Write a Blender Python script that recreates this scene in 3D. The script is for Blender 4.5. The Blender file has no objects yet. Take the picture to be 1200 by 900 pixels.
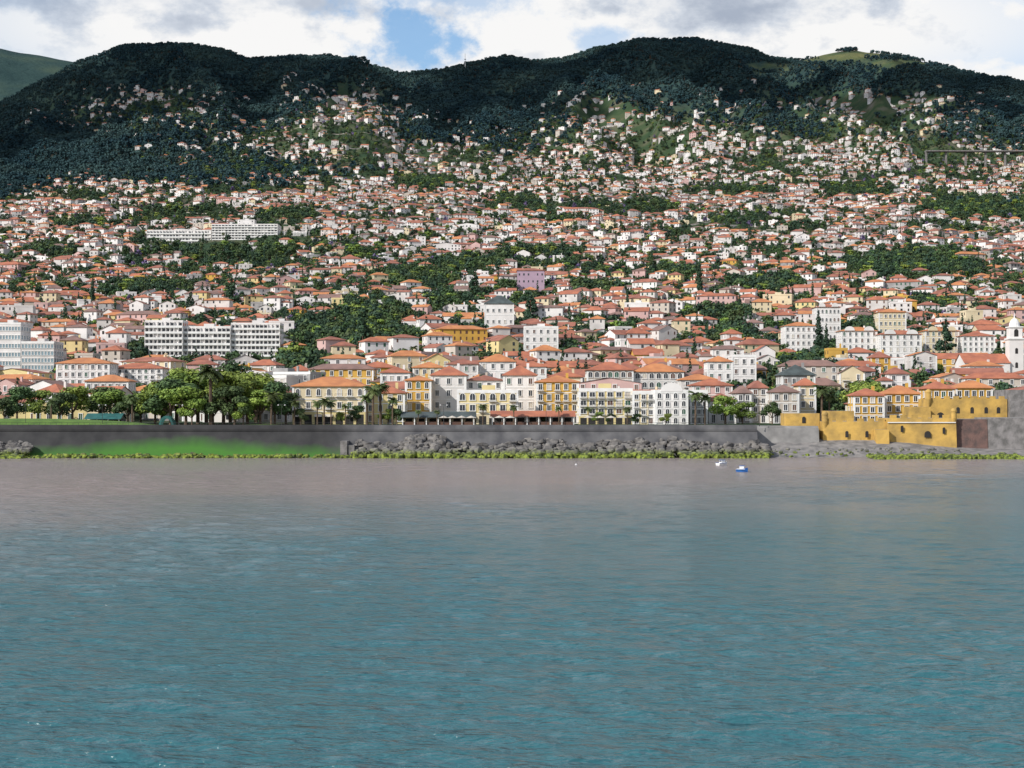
import bpy, math, random
import numpy as np
from mathutils import Vector, noise, Quaternion
random.seed(7); np.random.seed(7)
R=random.random
def U(a,b): return a+(b-a)*random.random()
S=bpy.context.scene
CAMZ=15.0; F=2000.0; HZ=470.0
# ------------------------------------------------------------------ materials
M={}
def nt(name):
    m=bpy.data.materials.new(name); m.use_nodes=True
    n=m.node_tree.nodes; l=m.node_tree.links
    return m,n,l,n['Principled BSDF']
def mat(name,c1,c2=None,scale=0.4,rough=0.8,bump=0.0,bscale=None,spec=0.3,rnd=0.0,detail=3,lo=.35,hi=.65):
    m,n,l,b=nt(name)
    b.inputs['Roughness'].default_value=rough
    b.inputs['Specular IOR Level'].default_value=spec
    if c2 is None: c2=tuple(x*0.75 for x in c1)
    g=n.new('ShaderNodeNewGeometry')
    nz=n.new('ShaderNodeTexNoise'); nz.inputs['Scale'].default_value=scale; nz.inputs['Detail'].default_value=detail
    l.new(g.outputs['Position'],nz.inputs['Vector'])
    r=n.new('ShaderNodeValToRGB'); r.color_ramp.elements[0].position=lo; r.color_ramp.elements[1].position=hi
    r.color_ramp.elements[0].color=(*c2,1); r.color_ramp.elements[1].color=(*c1,1)
    l.new(nz.outputs['Fac'],r.inputs['Fac'])
    out=r.outputs['Color']
    if rnd>0:
        oi=n.new('ShaderNodeObjectInfo'); hs=n.new('ShaderNodeHueSaturation')
        mr=n.new('ShaderNodeMapRange'); mr.inputs['To Min'].default_value=1-rnd; mr.inputs['To Max'].default_value=1+rnd
        l.new(oi.outputs['Random'],mr.inputs['Value']); l.new(mr.outputs['Result'],hs.inputs['Value'])
        mr2=n.new('ShaderNodeMapRange'); mr2.inputs['To Min'].default_value=.5-rnd*.08; mr2.inputs['To Max'].default_value=.5+rnd*.06
        mm=n.new('ShaderNodeMath'); mm.operation='FRACT'; m3=n.new('ShaderNodeMath'); m3.operation='MULTIPLY'; m3.inputs[1].default_value=7.31
        l.new(oi.outputs['Random'],m3.inputs[0]); l.new(m3.outputs[0],mm.inputs[0]); l.new(mm.outputs[0],mr2.inputs['Value']); l.new(mr2.outputs['Result'],hs.inputs['Hue'])
        l.new(out,hs.inputs['Color']); out=hs.outputs['Color']
    l.new(out,b.inputs['Base Color'])
    if bump>0:
        n2=n.new('ShaderNodeTexNoise'); n2.inputs['Scale'].default_value=bscale or scale*4; n2.inputs['Detail'].default_value=4
        l.new(g.outputs['Position'],n2.inputs['Vector'])
        bp=n.new('ShaderNodeBump'); bp.inputs['Strength'].default_value=bump; bp.inputs['Distance'].default_value=0.3
        l.new(n2.outputs['Fac'],bp.inputs['Height']); l.new(bp.outputs['Normal'],b.inputs['Normal'])
    M[name]=m; return m
mat('wall_white',(.77,.74,.72),(.62,.59,.57),.12,detail=6)
mat('wall_white2',(.66,.62,.59),(.50,.47,.45),.15,detail=6)
mat('wall_cream',(.67,.57,.39),(.57,.48,.32),.2,detail=6)
mat('wall_pale',(.68,.56,.28),(.58,.47,.23),.2,detail=6)
mat('wall_ochre',(.60,.36,.075),(.49,.29,.065),.2,detail=6)
mat('wall_pink',(.58,.39,.36),(.48,.32,.30),.2)
mat('wall_lilac',(.42,.30,.38),(.36,.26,.33),.2)
mat('wall_grey',(.36,.35,.34),(.24,.23,.23),.3)
mat('wall_beige',(.52,.46,.40),(.42,.37,.32),.2)
mat('trim_white',(.78,.77,.75),(.68,.67,.65),.5)
mat('stone_grey',(.24,.225,.22),(.12,.115,.11),.5,bump=.5)
mat('stone_red',(.17,.10,.085),(.09,.065,.06),.5,bump=.5)
mat('fort_yellow',(.56,.35,.09),(.30,.20,.07),.28,bump=.4,lo=.3,hi=.62,detail=7)
mat('roof1',(.44,.16,.09),(.30,.11,.07),.25,bump=.3,bscale=3)
mat('roof2',(.35,.14,.095),(.23,.095,.07),.25,bump=.3,bscale=3)
mat('roof3',(.55,.23,.095),(.41,.165,.075),.25,bump=.3,bscale=3)
mat('roof4',(.26,.155,.13),(.17,.11,.095),.25,bump=.3,bscale=3)
mat('roof_flat',(.38,.36,.35),(.24,.23,.22),.3)
mat('roof_slate',(.08,.10,.10),(.05,.06,.06),.3)
mat('glass',(.045,.05,.06),(.025,.028,.035),.5,rough=.15,spec=.5)
mat('glass_blue',(.10,.22,.28),(.06,.15,.2),.2,rough=.15,spec=.5)
mat('shutter_green',(.04,.11,.07),(.03,.08,.055),.5)
mat('shutter_brown',(.14,.075,.05),(.10,.05,.04),.5)
mat('opening_dark',(.035,.032,.03),(.025,.024,.024),.5)
mat('awning',(.55,.50,.42),(.40,.36,.32),.5)
mat('teal_metal',(.03,.13,.12),(.02,.08,.075),.5,rough=.5)
mat('paving',(.30,.28,.26),(.22,.21,.2),.6)
mat('lawn',(.11,.19,.035),(.07,.13,.025),.3)
mat('concrete',(.30,.29,.28),(.18,.175,.17),.3,detail=6)
mat('metal_dark',(.05,.05,.05),(.03,.03,.03),.5,rough=.4)
mat('hull_blue',(.03,.16,.50),(.02,.12,.40),.5,rough=.3)
mat('hull_white',(.75,.75,.75),(.65,.65,.65),.5,rough=.3)
mat('bark',(.13,.09,.06),(.07,.05,.035),1.5)
mat('leaf_a',(.072,.12,.038),(.034,.064,.025),.5,rnd=.35,rough=.7)
mat('leaf_bright',(.22,.29,.05),(.11,.17,.035),.5,rnd=.25,rough=.7)
mat('leaf_dark',(.038,.078,.038),(.021,.046,.029),.5,rnd=.3,rough=.7)
mat('leaf_forest_hazy',(.048,.086,.084),(.021,.047,.058),.006,rnd=.12,rough=.9,spec=.05,lo=.38,hi=.66,detail=4)  # mountain foliage with bluish distance haze mixed into its colour
mat('leaf_palm',(.11,.14,.045),(.06,.09,.03),.5,rnd=.25,rough=.6)
mat('leaf_jac',(.19,.14,.27),(.11,.08,.17),.5,rnd=.2,rough=.7)
mat('pebbles',(.27,.25,.235),(.14,.135,.13),.5,bump=.6,bscale=4,detail=8)
m=mat('shade_cloud',(.8,.8,.8),(.8,.8,.8),.01)  # half-transparent material for the added out-of-view shading clouds
n=m.node_tree.nodes;l=m.node_tree.links; tr=n.new('ShaderNodeBsdfTransparent'); ms=n.new('ShaderNodeMixShader'); ms.inputs[0].default_value=.62
l.new(tr.outputs[0],ms.inputs[1]); l.new(n['Principled BSDF'].outputs[0],ms.inputs[2]); l.new(ms.outputs[0],n['Material Output'].inputs['Surface'])
def rock_mat(name,mosslo,mosshi,c1,c2,ns=.5):
    m,n,l,b=nt(name); b.inputs['Roughness'].default_value=.85
    g=n.new('ShaderNodeNewGeometry'); sx=n.new('ShaderNodeSeparateXYZ'); l.new(g.outputs['Position'],sx.inputs[0])
    nz=n.new('ShaderNodeTexNoise'); nz.inputs['Scale'].default_value=ns; nz.inputs['Detail'].default_value=6; l.new(g.outputs['Position'],nz.inputs['Vector'])
    r=n.new('ShaderNodeValToRGB'); r.color_ramp.elements[0].position=.35; r.color_ramp.elements[1].position=.65
    r.color_ramp.elements[0].color=(*c2,1); r.color_ramp.elements[1].color=(*c1,1); l.new(nz.outputs['Fac'],r.inputs['Fac'])
    ma=n.new('ShaderNodeMath'); ma.operation='MULTIPLY_ADD'; ma.inputs[1].default_value=-2.6; l.new(nz.outputs['Fac'],ma.inputs[0]); l.new(sx.outputs['Z'],ma.inputs[2])
    mr=n.new('ShaderNodeMapRange'); mr.inputs['From Min'].default_value=mosslo-1.3; mr.inputs['From Max'].default_value=mosshi-1.3
    mr.inputs['To Min'].default_value=1; mr.inputs['To Max'].default_value=0; l.new(ma.outputs[0],mr.inputs['Value'])
    n3=n.new('ShaderNodeTexNoise'); n3.inputs['Scale'].default_value=1.2; l.new(g.outputs['Position'],n3.inputs['Vector'])
    r3=n.new('ShaderNodeValToRGB'); r3.color_ramp.elements[0].position=.4; r3.color_ramp.elements[1].position=.6
    r3.color_ramp.elements[0].color=(.04,.06,.012,1); r3.color_ramp.elements[1].color=(.20,.25,.03,1); l.new(n3.outputs['Fac'],r3.inputs['Fac'])
    mx=n.new('ShaderNodeMix'); mx.data_type='RGBA'; l.new(mr.outputs['Result'],mx.inputs['Factor']); l.new(r.outputs['Color'],mx.inputs['A']); l.new(r3.outputs['Color'],mx.inputs['B'])
    l.new(mx.outputs['Result'],b.inputs['Base Color']); M[name]=m
    return m,n,l,b,mx
rock_mat('rock',.9,2.3,(.20,.185,.17),(.06,.057,.057))
m,n,l,b,mx0=rock_mat('seawall_stone',.2,.9,(.10,.098,.10),(.045,.045,.05),.22)
g=n.new('ShaderNodeNewGeometry'); sx=n.new('ShaderNodeSeparateXYZ'); l.new(g.outputs['Position'],sx.inputs[0])
def mth(op,a,b_=None,c=None):
    q=n.new('ShaderNodeMath'); q.operation=op
    for i,v in enumerate((a,b_,c)):
        if v is None: continue
        if isinstance(v,(int,float)): q.inputs[i].default_value=v
        else: l.new(v,q.inputs[i])
    return q.outputs[0]
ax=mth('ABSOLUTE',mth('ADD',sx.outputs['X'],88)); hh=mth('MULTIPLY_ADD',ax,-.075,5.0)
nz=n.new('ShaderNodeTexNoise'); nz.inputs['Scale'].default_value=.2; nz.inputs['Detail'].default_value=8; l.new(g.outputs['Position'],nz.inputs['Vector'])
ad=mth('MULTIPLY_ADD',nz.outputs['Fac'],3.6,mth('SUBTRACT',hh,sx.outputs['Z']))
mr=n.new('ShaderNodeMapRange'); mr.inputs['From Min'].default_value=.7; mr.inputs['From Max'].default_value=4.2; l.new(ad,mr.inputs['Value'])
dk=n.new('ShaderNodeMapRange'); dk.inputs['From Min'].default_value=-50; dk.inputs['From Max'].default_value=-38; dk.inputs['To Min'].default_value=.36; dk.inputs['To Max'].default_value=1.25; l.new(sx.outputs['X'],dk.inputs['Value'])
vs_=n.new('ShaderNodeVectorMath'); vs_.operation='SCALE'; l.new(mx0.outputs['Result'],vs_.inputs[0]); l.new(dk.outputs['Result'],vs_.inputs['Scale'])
mx=n.new('ShaderNodeMix'); mx.data_type='RGBA'; l.new(mr.outputs['Result'],mx.inputs['Factor'])
l.new(vs_.outputs[0],mx.inputs['A']); mx.inputs['B'].default_value=(.042,.15,.014,1); l.new(mx.outputs['Result'],b.inputs['Base Color'])

# ------------------------------------------------------------------ mesh builder
class MB:
    def __init__(s): s.v=[];s.f=[];s.m=[];s.T=(0,0,0,1,0)
    def setT(s,x,y,z,rot=0): s.T=(x,y,z,math.cos(rot),math.sin(rot))
    def poly(s,pts,mat):
        X,Y,Z,c,q=s.T; i=len(s.v)
        for (x,y,z) in pts: s.v.append((X+x*c-y*q,Y+x*q+y*c,Z+z))
        s.f.append(tuple(range(i,i+len(pts)))); s.m.append(mat)
    def box(s,x0,x1,y0,y1,z0,z1,mat,bottom=False,top=None):
        X,Y,Z,c,q=s.T; i=len(s.v)
        for z in (z0,z1):
            for (x,y) in ((x0,y0),(x1,y0),(x1,y1),(x0,y1)): s.v.append((X+x*c-y*q,Y+x*q+y*c,Z+z))
        fs=[(i,i+1,i+5,i+4),(i+1,i+2,i+6,i+5),(i+2,i+3,i+7,i+6),(i+3,i,i+4,i+7),(i+4,i+5,i+6,i+7)]
        s.f+=fs; s.m+=[mat]*4+[top or mat]
        if bottom: s.f.append((i+3,i+2,i+1,i)); s.m.append(mat)
    def cyl(s,x,y,z0,z1,r0,r1,mat,n=12):
        X,Y,Z,c,q=s.T; i=len(s.v)
        for (z,r) in ((z0,r0),(z1,r1)):
            for k in range(n):
                a=2*math.pi*k/n; px=x+r*math.cos(a); py=y+r*math.sin(a)
                s.v.append((X+px*c-py*q,Y+px*q+py*c,Z+z))
        for k in range(n):
            s.f.append((i+k,i+(k+1)%n,i+n+(k+1)%n,i+n+k)); s.m.append(mat)
        s.f.append(tuple(i+n+k for k in range(n))); s.m.append(mat)
    def dome(s,x,y,z,r,h,mat,n=12,rings=4):
        for j in range(rings):
            a0=j/rings*math.pi/2; a1=(j+1)/rings*math.pi/2
            s.cyl(x,y,z+h*math.sin(a0),z+h*math.sin(a1),r*math.cos(a0),max(.02,r*math.cos(a1)),mat,n)
    def hip(s,x0,x1,y0,y1,z,h,mat,ov=.5,th=.22):
        x0-=ov;x1+=ov;y0-=ov;y1+=ov
        s.poly([(x0,y1,z),(x1,y1,z),(x1,y0,z),(x0,y0,z)],'wall_beige')
        z1=z+th
        c=[(x0,y0),(x1,y0),(x1,y1),(x0,y1)]
        for k in range(4):
            a=c[k];b_=c[(k+1)%4]; s.poly([(a[0],a[1],z),(b_[0],b_[1],z),(b_[0],b_[1],z1),(a[0],a[1],z1)],mat)
        w=x1-x0;d=y1-y0;zt=z1+h
        if w>=d:
            ya=(y0+y1)/2; A=(x0+d/2,ya,zt);B=(x1-d/2,ya,zt)
            s.poly([(x0,y0,z1),(x1,y0,z1),B,A],mat); s.poly([(x1,y1,z1),(x0,y1,z1),A,B],mat)
            s.poly([(x1,y0,z1),(x1,y1,z1),B],mat); s.poly([(x0,y1,z1),(x0,y0,z1),A],mat)
        else:
            xa=(x0+x1)/2; A=(xa,y0+w/2,zt);B=(xa,y1-w/2,zt)
            s.poly([(x1,y0,z1),(x1,y1,z1),B,A],mat); s.poly([(x0,y1,z1),(x0,y0,z1),A,B],mat)
            s.poly([(x0,y0,z1),(x1,y0,z1),A],mat); s.poly([(x1,y1,z1),(x0,y1,z1),B],mat)
    def gable(s,x0,x1,y0,y1,z,h,mat,wall,axis='x',ov=.4):
        if axis=='x':
            ya=(y0+y1)/2; k=h/(ya-y0)*ov
            s.poly([(x0-ov,y0-ov,z-k+.1),(x1+ov,y0-ov,z-k+.1),(x1+ov,ya,z+h+.1),(x0-ov,ya,z+h+.1)],mat)
            s.poly([(x1+ov,y1+ov,z-k+.1),(x0-ov,y1+ov,z-k+.1),(x0-ov,ya,z+h+.1),(x1+ov,ya,z+h+.1)],mat)
            s.poly([(x0,y1,z),(x0,y0,z),(x0,ya,z+h)],wall); s.poly([(x1,y0,z),(x1,y1,z),(x1,ya,z+h)],wall)
        else:
            xa=(x0+x1)/2; k=h/(xa-x0)*ov
            s.poly([(x0-ov,y1+ov,z-k+.1),(x0-ov,y0-ov,z-k+.1),(xa,y0-ov,z+h+.1),(xa,y1+ov,z+h+.1)],mat)
            s.poly([(x1+ov,y0-ov,z-k+.1),(x1+ov,y1+ov,z-k+.1),(xa,y1+ov,z+h+.1),(xa,y0-ov,z+h+.1)],mat)
            s.poly([(x0,y0,z),(x1,y0,z),(xa,y0,z+h)],wall); s.poly([(x1,y1,z),(x0,y1,z),(xa,y1,z+h)],wall)
    def obj(s,name,parent=None):
        me=bpy.data.meshes.new(name); me.from_pydata(s.v,[],s.f)
        names=sorted(set(s.m)); idx={k:i for i,k in enumerate(names)}
        for k in names: me.materials.append(M[k])
        me.polygons.foreach_set('material_index',[idx[k] for k in s.m]); me.update()
        o=bpy.data.objects.new(name,me); S.collection.objects.link(o)
        if parent: o.parent=parent
        return o
class Bld:
    def __init__(s,name,x,y,z,rot=0,single=None):
        s.name=name;s.p={};s.pos=(x,y,z,rot);s.single=single
        if single: single.setT(x,y,z,rot)
    def part(s,n):
        if s.single: return s.single
        if n not in s.p: s.p[n]=MB(); s.p[n].setT(*s.pos)
        return s.p[n]
    def done(s):
        if s.single: return
        e=bpy.data.objects.new(s.name,None); S.collection.objects.link(e); e.empty_display_size=1
        for k,mb in s.p.items(): mb.obj(k,e)
        return e
def fpt(face,w,d,u,off,z):
    if face=='F': return (u,-d/2-off,z)
    if face=='R': return (w/2+off,u,z)
    return (-w/2-off,-u,z)
def fbox(mb,face,w,d,u0,u1,z0,z1,off,mat):
    a=[fpt(face,w,d,u0,0,z0),fpt(face,w,d,u1,0,z0),fpt(face,w,d,u1,0,z1),fpt(face,w,d,u0,0,z1)]
    b_=[fpt(face,w,d,u0,off,z0),fpt(face,w,d,u1,off,z0),fpt(face,w,d,u1,off,z1),fpt(face,w,d,u0,off,z1)]
    mb.poly(b_,mat)
    for k in range(4):
        j=(k+1)%4; mb.poly([a[k],a[j],b_[j],b_[k]],mat)
def window(B,face,w,d,u,z,ww,wh,detail,gl='glass',trim='trim_white',arch=False):
    mb=B.part('windows')
    pts=[fpt(face,w,d,u-ww/2,.04,z),fpt(face,w,d,u+ww/2,.04,z)]
    if arch:
        for k in range(7):
            a=math.pi*k/6; pts.append(fpt(face,w,d,u+ww/2*math.cos(a),.04,z+wh-ww/2+ww/2*math.sin(a)))
    else: pts+= [fpt(face,w,d,u+ww/2,.04,z+wh),fpt(face,w,d,u-ww/2,.04,z+wh)]
    mb.poly(pts,gl)
    if detail>=2:
        t=B.part('window_trim'); o=.16
        fbox(t,face,w,d,u-ww/2-.18,u-ww/2,z,z+wh-(ww/2 if arch else 0),o,trim); fbox(t,face,w,d,u+ww/2,u+ww/2+.18,z,z+wh-(ww/2 if arch else 0),o,trim)
        fbox(t,face,w,d,u-ww/2-.25,u+ww/2+.25,z-.18,z,o+.08,trim)
        if not arch: fbox(t,face,w,d,u-ww/2-.25,u+ww/2+.25,z+wh,z+wh+.2,o+.05,trim)
        else:
            for k in range(6):
                a0=math.pi*k/6;a1=math.pi*(k+1)/6;r0=ww/2;r1=ww/2+.2;zc=z+wh-ww/2
                t.poly([fpt(face,w,d,u+r*math.cos(a),o,zc+r*math.sin(a)) for r,a in((r0,a0),(r1,a0),(r1,a1),(r0,a1))],trim)
        fbox(t,face,w,d,u-.04,u+.04,z,z+wh-(.1 if arch else 0),.07,trim)
def building(B,w,d,h,floors,cols,wall='wall_white',roof='hip',rm='roof1',rise=2.2,detail=1,win='rect',gl='glass',base=-7,trim='trim_white',scols=None,balc=0,band=True,ww=1.05,ov=.55,arch_top=False,ground=None,gm=None,skip=0.0):
    W=B.part('walls'); W.box(-w/2,w/2,-d/2,d/2,base,h,wall,top='roof_flat')
    Rf=B.part('roof')
    if roof=='hip': Rf.hip(-w/2,w/2,-d/2,d/2,h+.003,rise,rm,ov)
    elif roof=='gx': Rf.gable(-w/2,w/2,-d/2,d/2,h,rise,rm,wall,'x')
    elif roof=='gy': Rf.gable(-w/2,w/2,-d/2,d/2,h,rise,rm,wall,'y')
    else:
        t=.3
        Rf.box(-w/2-.12,w/2+.12,-d/2-.12,-d/2+t,h-.15,h+.8,wall if detail<2 else trim,True); Rf.box(-w/2-.12,w/2+.12,d/2-t,d/2+.12,h-.15,h+.8,wall,True)
        Rf.box(-w/2-.12,-w/2+t,-d/2+t,d/2-t,h-.15,h+.8,wall,True); Rf.box(w/2-t,w/2+.12,-d/2+t,d/2-t,h-.15,h+.8,wall,True)
        if w>10: Rf.box(-w*.1,w*.12,-d*.2,d*.25,h,h+2.2,wall,top='roof_flat')
    fh=h/floors
    if scols is None: scols=max(1,int(d/3.6))
    if ground:
        B.part('ground_floor').box(-w/2-.08,w/2+.08,-d/2-.22,-d/2-.003,0,fh*.98,ground,True)
    for face,L,nc in(('F',w,cols),('L',d,scols),('R',d,scols)):
        for f in range(floors):
            wh=min(1.7,fh*.54); z=f*fh+fh*.29
            for c in range(nc):
                u=-L/2+L*(c+.5)/nc
                if detail<2 and R()<.15: continue
                if skip and R()<skip: continue
                a=(win=='arch') or (arch_top and f==floors-1)
                w2=min(ww,L/nc*.6)*(1 if detail>=2 else U(.7,1.3))
                if f==0 and ground and face=='F':
                    op=B.part('shop_openings'); bw=L/nc*.36
                    op.box(u-bw,u+bw,-d/2-.26,-d/2-.23,.05,fh*.78,'opening_dark',True)
                    if gm and R()<.5: op.poly([(u-bw,-d/2-.28,fh*.8),(u-bw,-d/2-1.5,fh*.6),(u+bw,-d/2-1.5,fh*.6),(u+bw,-d/2-.28,fh*.8)],gm)
                    continue
                g2=gl if detail<2 or R()<.7 else random.choice(['shutter_green','shutter_brown','glass','awning'])
                if gl=='glass_blue': g2=gl
                if f==0 and detail>=2: z2=.25 if R()<.5 else z; window(B,face,w,d,u,z2,w2,wh+(z-z2),detail,g2,trim,a)
                else: window(B,face,w,d,u,z,w2,wh+(.25 if a else 0),detail,g2,trim,a)
            if face=='F' and f>0 and balc>0 and detail>=2:
                for c in range(nc):
                    if R()<balc:
                        u=-L/2+L*(c+.5)/nc; bw=min(L/nc*.42,1.3)
                        bb=B.part('balconies'); bb.box(u-bw,u+bw,-d/2-1.0,-d/2-.02,z-.45,z-.3,trim,True)
                        bb.box(u-bw,u+bw,-d/2-1.0,-d/2-.94,z+.45,z+.52,'metal_dark',True)
                        k=-bw
                        while k<bw: bb.box(u+k,u+k+.05,-d/2-.99,-d/2-.95,z-.3,z+.45,'metal_dark'); k+=.3
    if detail>=2 and band:
        C=B.part('cornice')
        for f in range(1,floors):
            C.box(-w/2-.1,w/2+.1,-d/2-.1,-d/2-.003,f*fh-.12,f*fh+.12,trim,True)
        C.box(-w/2-.14,-w/2+.5,-d/2-.14,-d/2-.11,0,h-.2,trim); C.box(w/2-.5,w/2+.14,-d/2-.14,-d/2-.11,0,h-.2,trim)
    if detail>=2 and roof=='hip':
        ch=B.part('chimney'); cx=w*.22; ch.box(cx,cx+.8,d*.12,d*.12+.8,h,h+rise+.9,wall,top='roof4')

# ------------------------------------------------------------------ terrain
tab=[(440,8.1),(560,8.3),(620,13),(700,20),(800,30),(900,42),(1000,54),(1200,82),(1500,128),(1800,182),(2100,240),(2500,322)]
TX=[a for a,_ in tab]; TZ=[b for _,b in tab]
rid=[(-900,150),(-500,110),(-200,100),(0,122),(50,94),(90,74),(130,58),(165,52),(215,52),(260,58),(290,68),(330,67),(380,66),(430,76),(470,86),(530,80),(590,66),(620,72),(660,70),(690,60),(720,52),(750,48),(800,45),(850,50),(900,66),(940,72),(970,62),(1000,56),(1060,66),(1110,78),(1150,88),(1200,96),(1400,80),(1700,110),(2200,150)]
RX=[a for a,_ in rid]; RY=[b for _,b in rid]
rid2=[(-900,70),(-100,50),(0,54),(60,66),(100,76),(150,110),(300,140),(1100,140),(1300,80),(2200,100)]
R2X=[a for a,_ in rid2]; R2Y=[b for _,b in rid2]
def sm(t): t=max(0,min(1,t)); return t*t*(3-2*t)
def interp(x,X,Y):
    if x<=X[0]: return Y[0]
    if x>=X[-1]: return Y[-1]
    lo=0;hi=len(X)-1
    while hi-lo>1:
        m_=(lo+hi)//2
        if X[m_]<=x: lo=m_
        else: hi=m_
    return Y[lo]+(Y[hi]-Y[lo])*(x-X[lo])/(X[hi]-X[lo])
DR=4500.
def ypx(px,D):
    a=(px-600)/F
    ridge=interp(px,RX,RY)
    if D<=2500:
        z=interp(D,TX,TZ); p=HZ-(z-CAMZ)*F/D
    else:
        p=224+(ridge-224)*min(1,(D-2500)/(DR-2500))
    if D>700 and D<DR+1:
        env=sm((D-700)/900)*(1-sm((D-4100)/400))
        v=noise.noise(Vector((a*16+3,D*.0009,0)))*10+noise.noise(Vector((a*38,D*.0022,5)))*6
        if D>2600:
            e2=sm((D-2600)/600); r=1-abs(noise.noise(Vector((a*19+D*.0009+1.3,D*.0006,9))))*2.4
            v-= e2*(r-.4)*34
            r3=1-abs(noise.noise(Vector((a*55-D*.0012,D*.0016,19))))*2.2
            v-= e2*(r3-.5)*11
            v+= e2*noise.noise(Vector((a*90,D*.005,2)))*5
            v+= e2*10*math.exp(-((px-560)/70)**2) - e2*10*math.exp(-((px-400)/80)**2)+e2*12*math.exp(-((px-90)/60)**2)
        p+=env*v
    if D>DR:
        p=ridge+(D-DR)*.035
        r2=interp(px,R2X,R2Y)
        k=1-abs(D-6600)/1500
        if k>0: p=min(p,r2+(1-sm(k))*120)
    if D>4000: p+=noise.noise(Vector((a*60,3,D*.0004)))*3.5*sm((D-4000)/400)
    return p
def gz(x,y):
    D=y; px=600+F*x/max(D,1)
    return CAMZ+(HZ-ypx(px,D))/F*D
def find(px,py,d0=560):
    D=d0
    while D<4500:
        if ypx(px,D)<=py: return D
        D*=1.008
    return 4500.
CP=[0,100,200,300,400,500,600,700,800,900,1000,1100,1200]
DG={70:[0]*13,
90:[0,0,.0,0,.1,0,0,0,0,.0,.0,0,0],
105:[0,.05,.35,0,.4,0,0,.15,0,.25,.25,.2,0],
120:[0,.35,.55,.0,.65,.0,0,.55,.1,.25,.7,.5,.15],
140:[0,.45,.45,.05,.75,.25,.0,.65,.45,.1,.6,.5,.05],
160:[0,0,.05,.6,.75,.25,.35,.55,.85,.4,.5,.45,.1],
180:[0,0,.3,.5,.75,.7,.45,.75,.9,.85,.9,.85,.4],
200:[0,.0,.15,.3,.4,.8,.65,.75,.85,.95,.9,.9,.9],
220:[.0,.6,.5,.5,.65,.75,.8,.85,.9,.95,.7,.95,.95],
240:[.6,.85,.7,.8,.9,.9,.9,.9,.95,.9,.85,.6,.5],
260:[.9,.95,.9,.95,.95,.95,.95,.95,.95,.95,.9,.9,.9],
700:[.95]*13}
DK=sorted(DG)
def dens(px,py):
    q=interp(py,DK,list(range(len(DK)))); i=min(int(q),len(DK)-2); f=q-i
    return interp(px,CP,DG[DK[i]])*(1-f)+interp(px,CP,DG[DK[i+1]])*f
def sunlit_meadow(px,py,D):  # mask for the ridge grass painted lighter as a sunlit patch
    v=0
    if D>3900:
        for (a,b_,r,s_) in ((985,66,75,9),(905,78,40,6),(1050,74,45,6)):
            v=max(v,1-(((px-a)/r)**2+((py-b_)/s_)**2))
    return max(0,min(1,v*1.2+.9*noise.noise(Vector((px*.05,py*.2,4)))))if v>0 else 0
parks=[(1075,315,62,15),(1150,247,55,10),(490,328,45,9),(560,312,40,7),(905,340,30,9),(395,400,36,16),(440,375,26,10),(250,430,60,12),(700,345,26,7),(640,300,40,5),(160,345,34,5),(300,300,24,6),(760,245,26,6),(500,215,26,6),(1000,225,36,6),(60,300,36,4),(1010,395,20,8),(840,375,34,6),(290,200,50,8),(90,265,28,5),(940,445,30,12),(740,395,20,6),(1090,365,26,5),(330,255,36,5),(850,225,46,4),(220,395,16,10),(350,440,30,10),(620,365,18,6),(790,325,20,6),(430,300,22,5),(250,300,85,6),(470,408,24,7),(560,405,20,6),(860,400,20,7),(530,360,26,6),(660,260,24,4),(600,235,26,4),(210,250,30,4),(950,270,26,4)]
def park(px,py):
    v=0
    for (a,b_,r,s_) in parks:
        q=((px-a)/r)**2+((py-b_)/s_)**2
        if q<3:
            q+=2.2*noise.noise(Vector((px*.06,py*.16,1)))
            if q<2: v=max(v,1-q/2.)
    return v
NC=460
azs=np.linspace(-1.5,1.5,NC); azs=np.sign(azs)*(np.abs(azs)/1.5)**1.5*1.5
rows=[481,500,520,540,560]; D=560
while D<8600: D*=1.0125; rows.append(D)
vs=[];fo=[];mdw=[]
for D in rows:
    for a in azs:
        px=600+F*a; p=ypx(px,D); vs.append((a*D,D,CAMZ+(HZ-p)/F*D))
        fo.append((1-sm((dens(px,p)-.05)/.35)) if p<262 else 0.); mdw.append(sunlit_meadow(px,p,D))
fs=[]
for j in range(len(rows)-1):
    for i in range(NC-1):
        k=j*NC+i; fs.append((k,k+1,k+NC+1,k+NC))
me=bpy.data.meshes.new('terrain'); me.from_pydata(vs,[],fs)
at=me.attributes.new('forest','FLOAT','POINT'); at.data.foreach_set('value',fo)
at=me.attributes.new('sunlit_meadow','FLOAT','POINT'); at.data.foreach_set('value',mdw)
me.polygons.foreach_set('use_smooth',[True]*len(fs))
terr=bpy.data.objects.new('mountain_terrain',me); S.collection.objects.link(terr)
m,n,l,b=nt('terrain_ground'); b.inputs['Roughness'].default_value=.95; b.inputs['Specular IOR Level'].default_value=.05
g=n.new('ShaderNodeNewGeometry'); A=n.new('ShaderNodeAttribute'); A.attribute_name='forest'; A2=n.new('ShaderNodeAttribute'); A2.attribute_name='sunlit_meadow'
def nz_(sc,det=6):
    q=n.new('ShaderNodeTexNoise'); q.inputs['Scale'].default_value=sc; q.inputs['Detail'].default_value=det; l.new(g.outputs['Position'],q.inputs['Vector']); return q
def rp(src,stops):
    r=n.new('ShaderNodeValToRGB'); e=r.color_ramp.elements
    while len(e)<len(stops): e.new(.5)
    for i,(p,c) in enumerate(stops): e[i].position=p; e[i].color=(*c,1)
    l.new(src,r.inputs['Fac']); return r
q1=nz_(.02); q2=nz_(.006,8)
town=rp(q1.outputs['Fac'],[(.3,(.03,.055,.03)),(.5,(.045,.072,.035)),(.6,(.075,.088,.048)),(.76,(.15,.13,.11))])
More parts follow.
